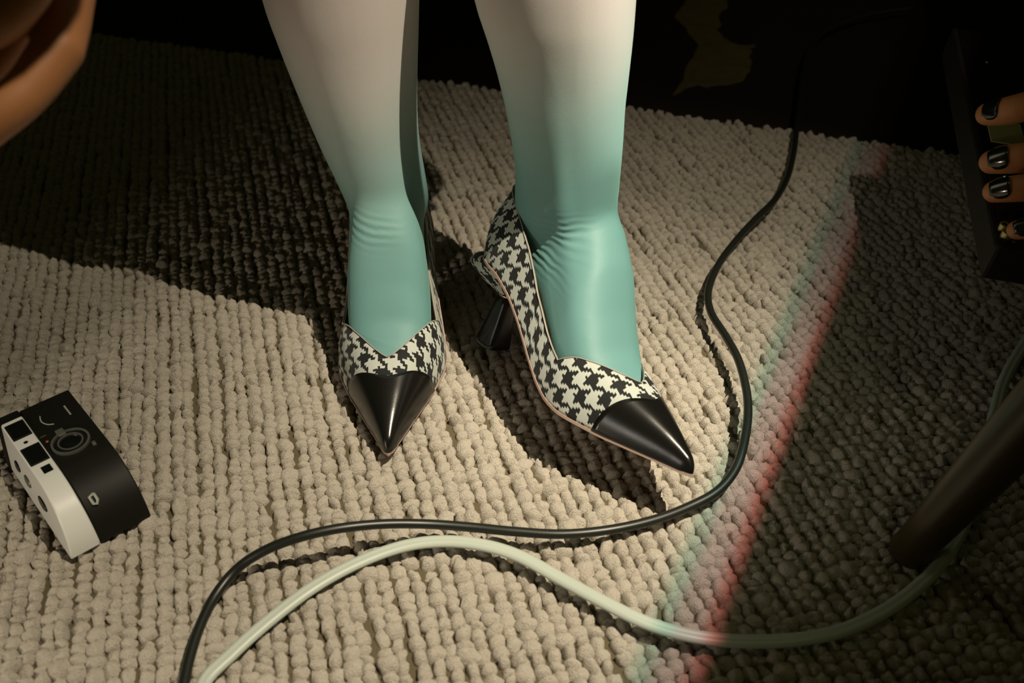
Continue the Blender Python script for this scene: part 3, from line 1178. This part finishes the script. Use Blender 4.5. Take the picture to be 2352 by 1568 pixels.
for nm, (pts, rad) in FING.items():
    q = smooth_path([(*p, r) for p, r in zip(pts, rad)], 22)
    hs.add(capsule_data(q[:, :3], list(q[:, 3])))
WR = (.488, .715, .168)
for (p, r) in (((.4285, .6719, .2009), .0125), ((.4224, .6293, .1764), .0128), ((.4108, .5984, .1599), .0122), ((.4020, .5727, .1469), .0110)):
    hs.add(capsule_data([p, tuple((np.array(p) * .45 + np.array(WR) * .55)), WR], [r, r * 1.15, .017]))
hs.add(capsule_data([(.421, .628, .176), (.452, .668, .173), WR], [.017, .020, .021]))
hs.add(capsule_data([(.411, .594, .155), (.445, .652, .160), WR], [.014, .018, .021]))
hs.add(capsule_data([WR, (.478, .660, .140), (.455, .622, .108), (.425, .602, .095)], [.020, .014, .0115, .0095]))     # thumb behind the casing
hs.add(capsule_data([WR, (.530, .815, .205), (.595, .950, .275)], [.022, .030, .040]))
hm = fuse('body', hs, .0013, 5)
hm.transform(Matrix.Translation((-.40, -.60, -.18)))
link('body', hm, M['skin'], hp)
for nm, (pts, rad) in FING.items():
    p0, p1 = Vector(pts[0]), Vector(pts[1])
    ax = (p0 - p1).normalized()
    view = Vector((-.25, -.55, .62))
    dn = (view - ax * view.dot(ax)).normalized()
    sd = ax.cross(dn)
    r = rad[1]
    vv, ff = [], []
    nu, nw = 9, 9
    for a in range(nu):
        t = a / (nu - 1)
        for b_ in range(nw):
            w = (b_ / (nw - 1) - .5) * 2
            half = .82 * math.sqrt(max(.02, 1 - abs(2 * t - .9) ** 3.2)) if t < .98 else .5
            an = w * half * 1.15
            c = p1 + ax * (-.004 + .0135 * t) + (dn * math.cos(an) + sd * math.sin(an)) * (r * (1.02 - .16 * t * t) + .0004)
            vv.append(c - Vector((.40, .60, .18)))
    for a in range(nu - 1):
        for b_ in range(nw - 1):
            k = a * nw + b_
            ff.append((k, k + 1, k + nw + 1, k + nw))
    o = mesh('fingernail', vv, ff, M['nail'], hp)
    sdm = o.modifiers.new('thick', 'SOLIDIFY')
    sdm.thickness = .0008
    sdm.offset = 0
v, f = tube_data([Vector(p) - Vector((.40, .60, .18)) for p in ((.54, .835, .216), (.595, .950, .275), (.68, 1.08, .40), (.78, 1.19, .62))], [.036, .048, .060, .072], 28)
mesh('sleeve', v, f, M['sleeve'], hp)

# ------------------------------------------------------------------ hand close to the lens, upper left
h2 = empty('person', 'blurred bare hand with bent finger hanging at upper left, close to viewer', 'person', (-.205, .43, .36))
ls = Soup()


def chain(pts, rad, n=24):
    q = smooth_path([(*p, r) for p, r in zip(pts, rad)], n)
    ls.add(capsule_data(q[:, :3], list(q[:, 3])))


# index finger: along the back of the hand, over the knuckle, bent back to the left
chain([(-.216, .500, .430), (-.2085, .4600, .3720), (-.2040, .4310, .3500), (-.1995, .4100, .3385)], [.019, .0175, .0150, .0112])
chain([(-.1995, .4100, .3385), (-.2086, .3934, .3279), (-.2192, .3814, .3209), (-.2359, .3735, .3110), (-.252, .380, .305)], [.0112, .0102, .0100, .0092, .0080])
# the other fingers lie behind it, more curled
chain([(-.228, .495, .425), (-.2270, .455, .372), (-.2255, .425, .342)], [.019, .018, .0125])
chain([(-.2255, .425, .342), (-.240, .404, .326), (-.258, .398, .318), (-.272, .410, .322)], [.0115, .0105, .0098, .008])
chain([(-.244, .492, .425), (-.246, .458, .372), (-.245, .432, .345)], [.018, .017, .0115])
chain([(-.245, .432, .345), (-.260, .415, .330), (-.276, .413, .328), (-.285, .425, .334)], [.0105, .0095, .009, .0075])
chain([(-.258, .490, .427), (-.263, .463, .378), (-.262, .440, .352)], [.016, .015, .0100])
chain([(-.262, .440, .352), (-.276, .426, .340), (-.289, .428, .338), (-.295, .438, .344)], [.009, .0082, .0078, .0065])
# thumb in front
chain([(-.214, .485, .425), (-.2075, .4420, .3900), (-.2030, .4120, .3730), (-.2110, .3930, .3595), (-.2250, .3870, .3535), (-.240, .385, .350)], [.020, .0190, .0140, .0112, .0100, .0085])
chain([(-.226, .470, .420), (-.206, .437, .448), (-.166, .414, .500), (-.080, .388, .640)], [.027, .024, .027, .030])
lm = fuse('body', ls, .0016, 6)
lm.transform(Matrix.Translation((.205, -.43, -.36)))
link('body', lm, M['skin'], h2)
v, f = tube_data([Vector(p) - Vector((-.205, .43, .36)) for p in ((-.178, .420, .482), (-.138, .405, .545), (-.070, .384, .655), (.010, .363, .790))], [.036, .040, .040, .040], 28)
mesh('sleeve', v, f, M['sleeve'], h2)  # unseen sleeve, added along the projector's rays to shade the hand
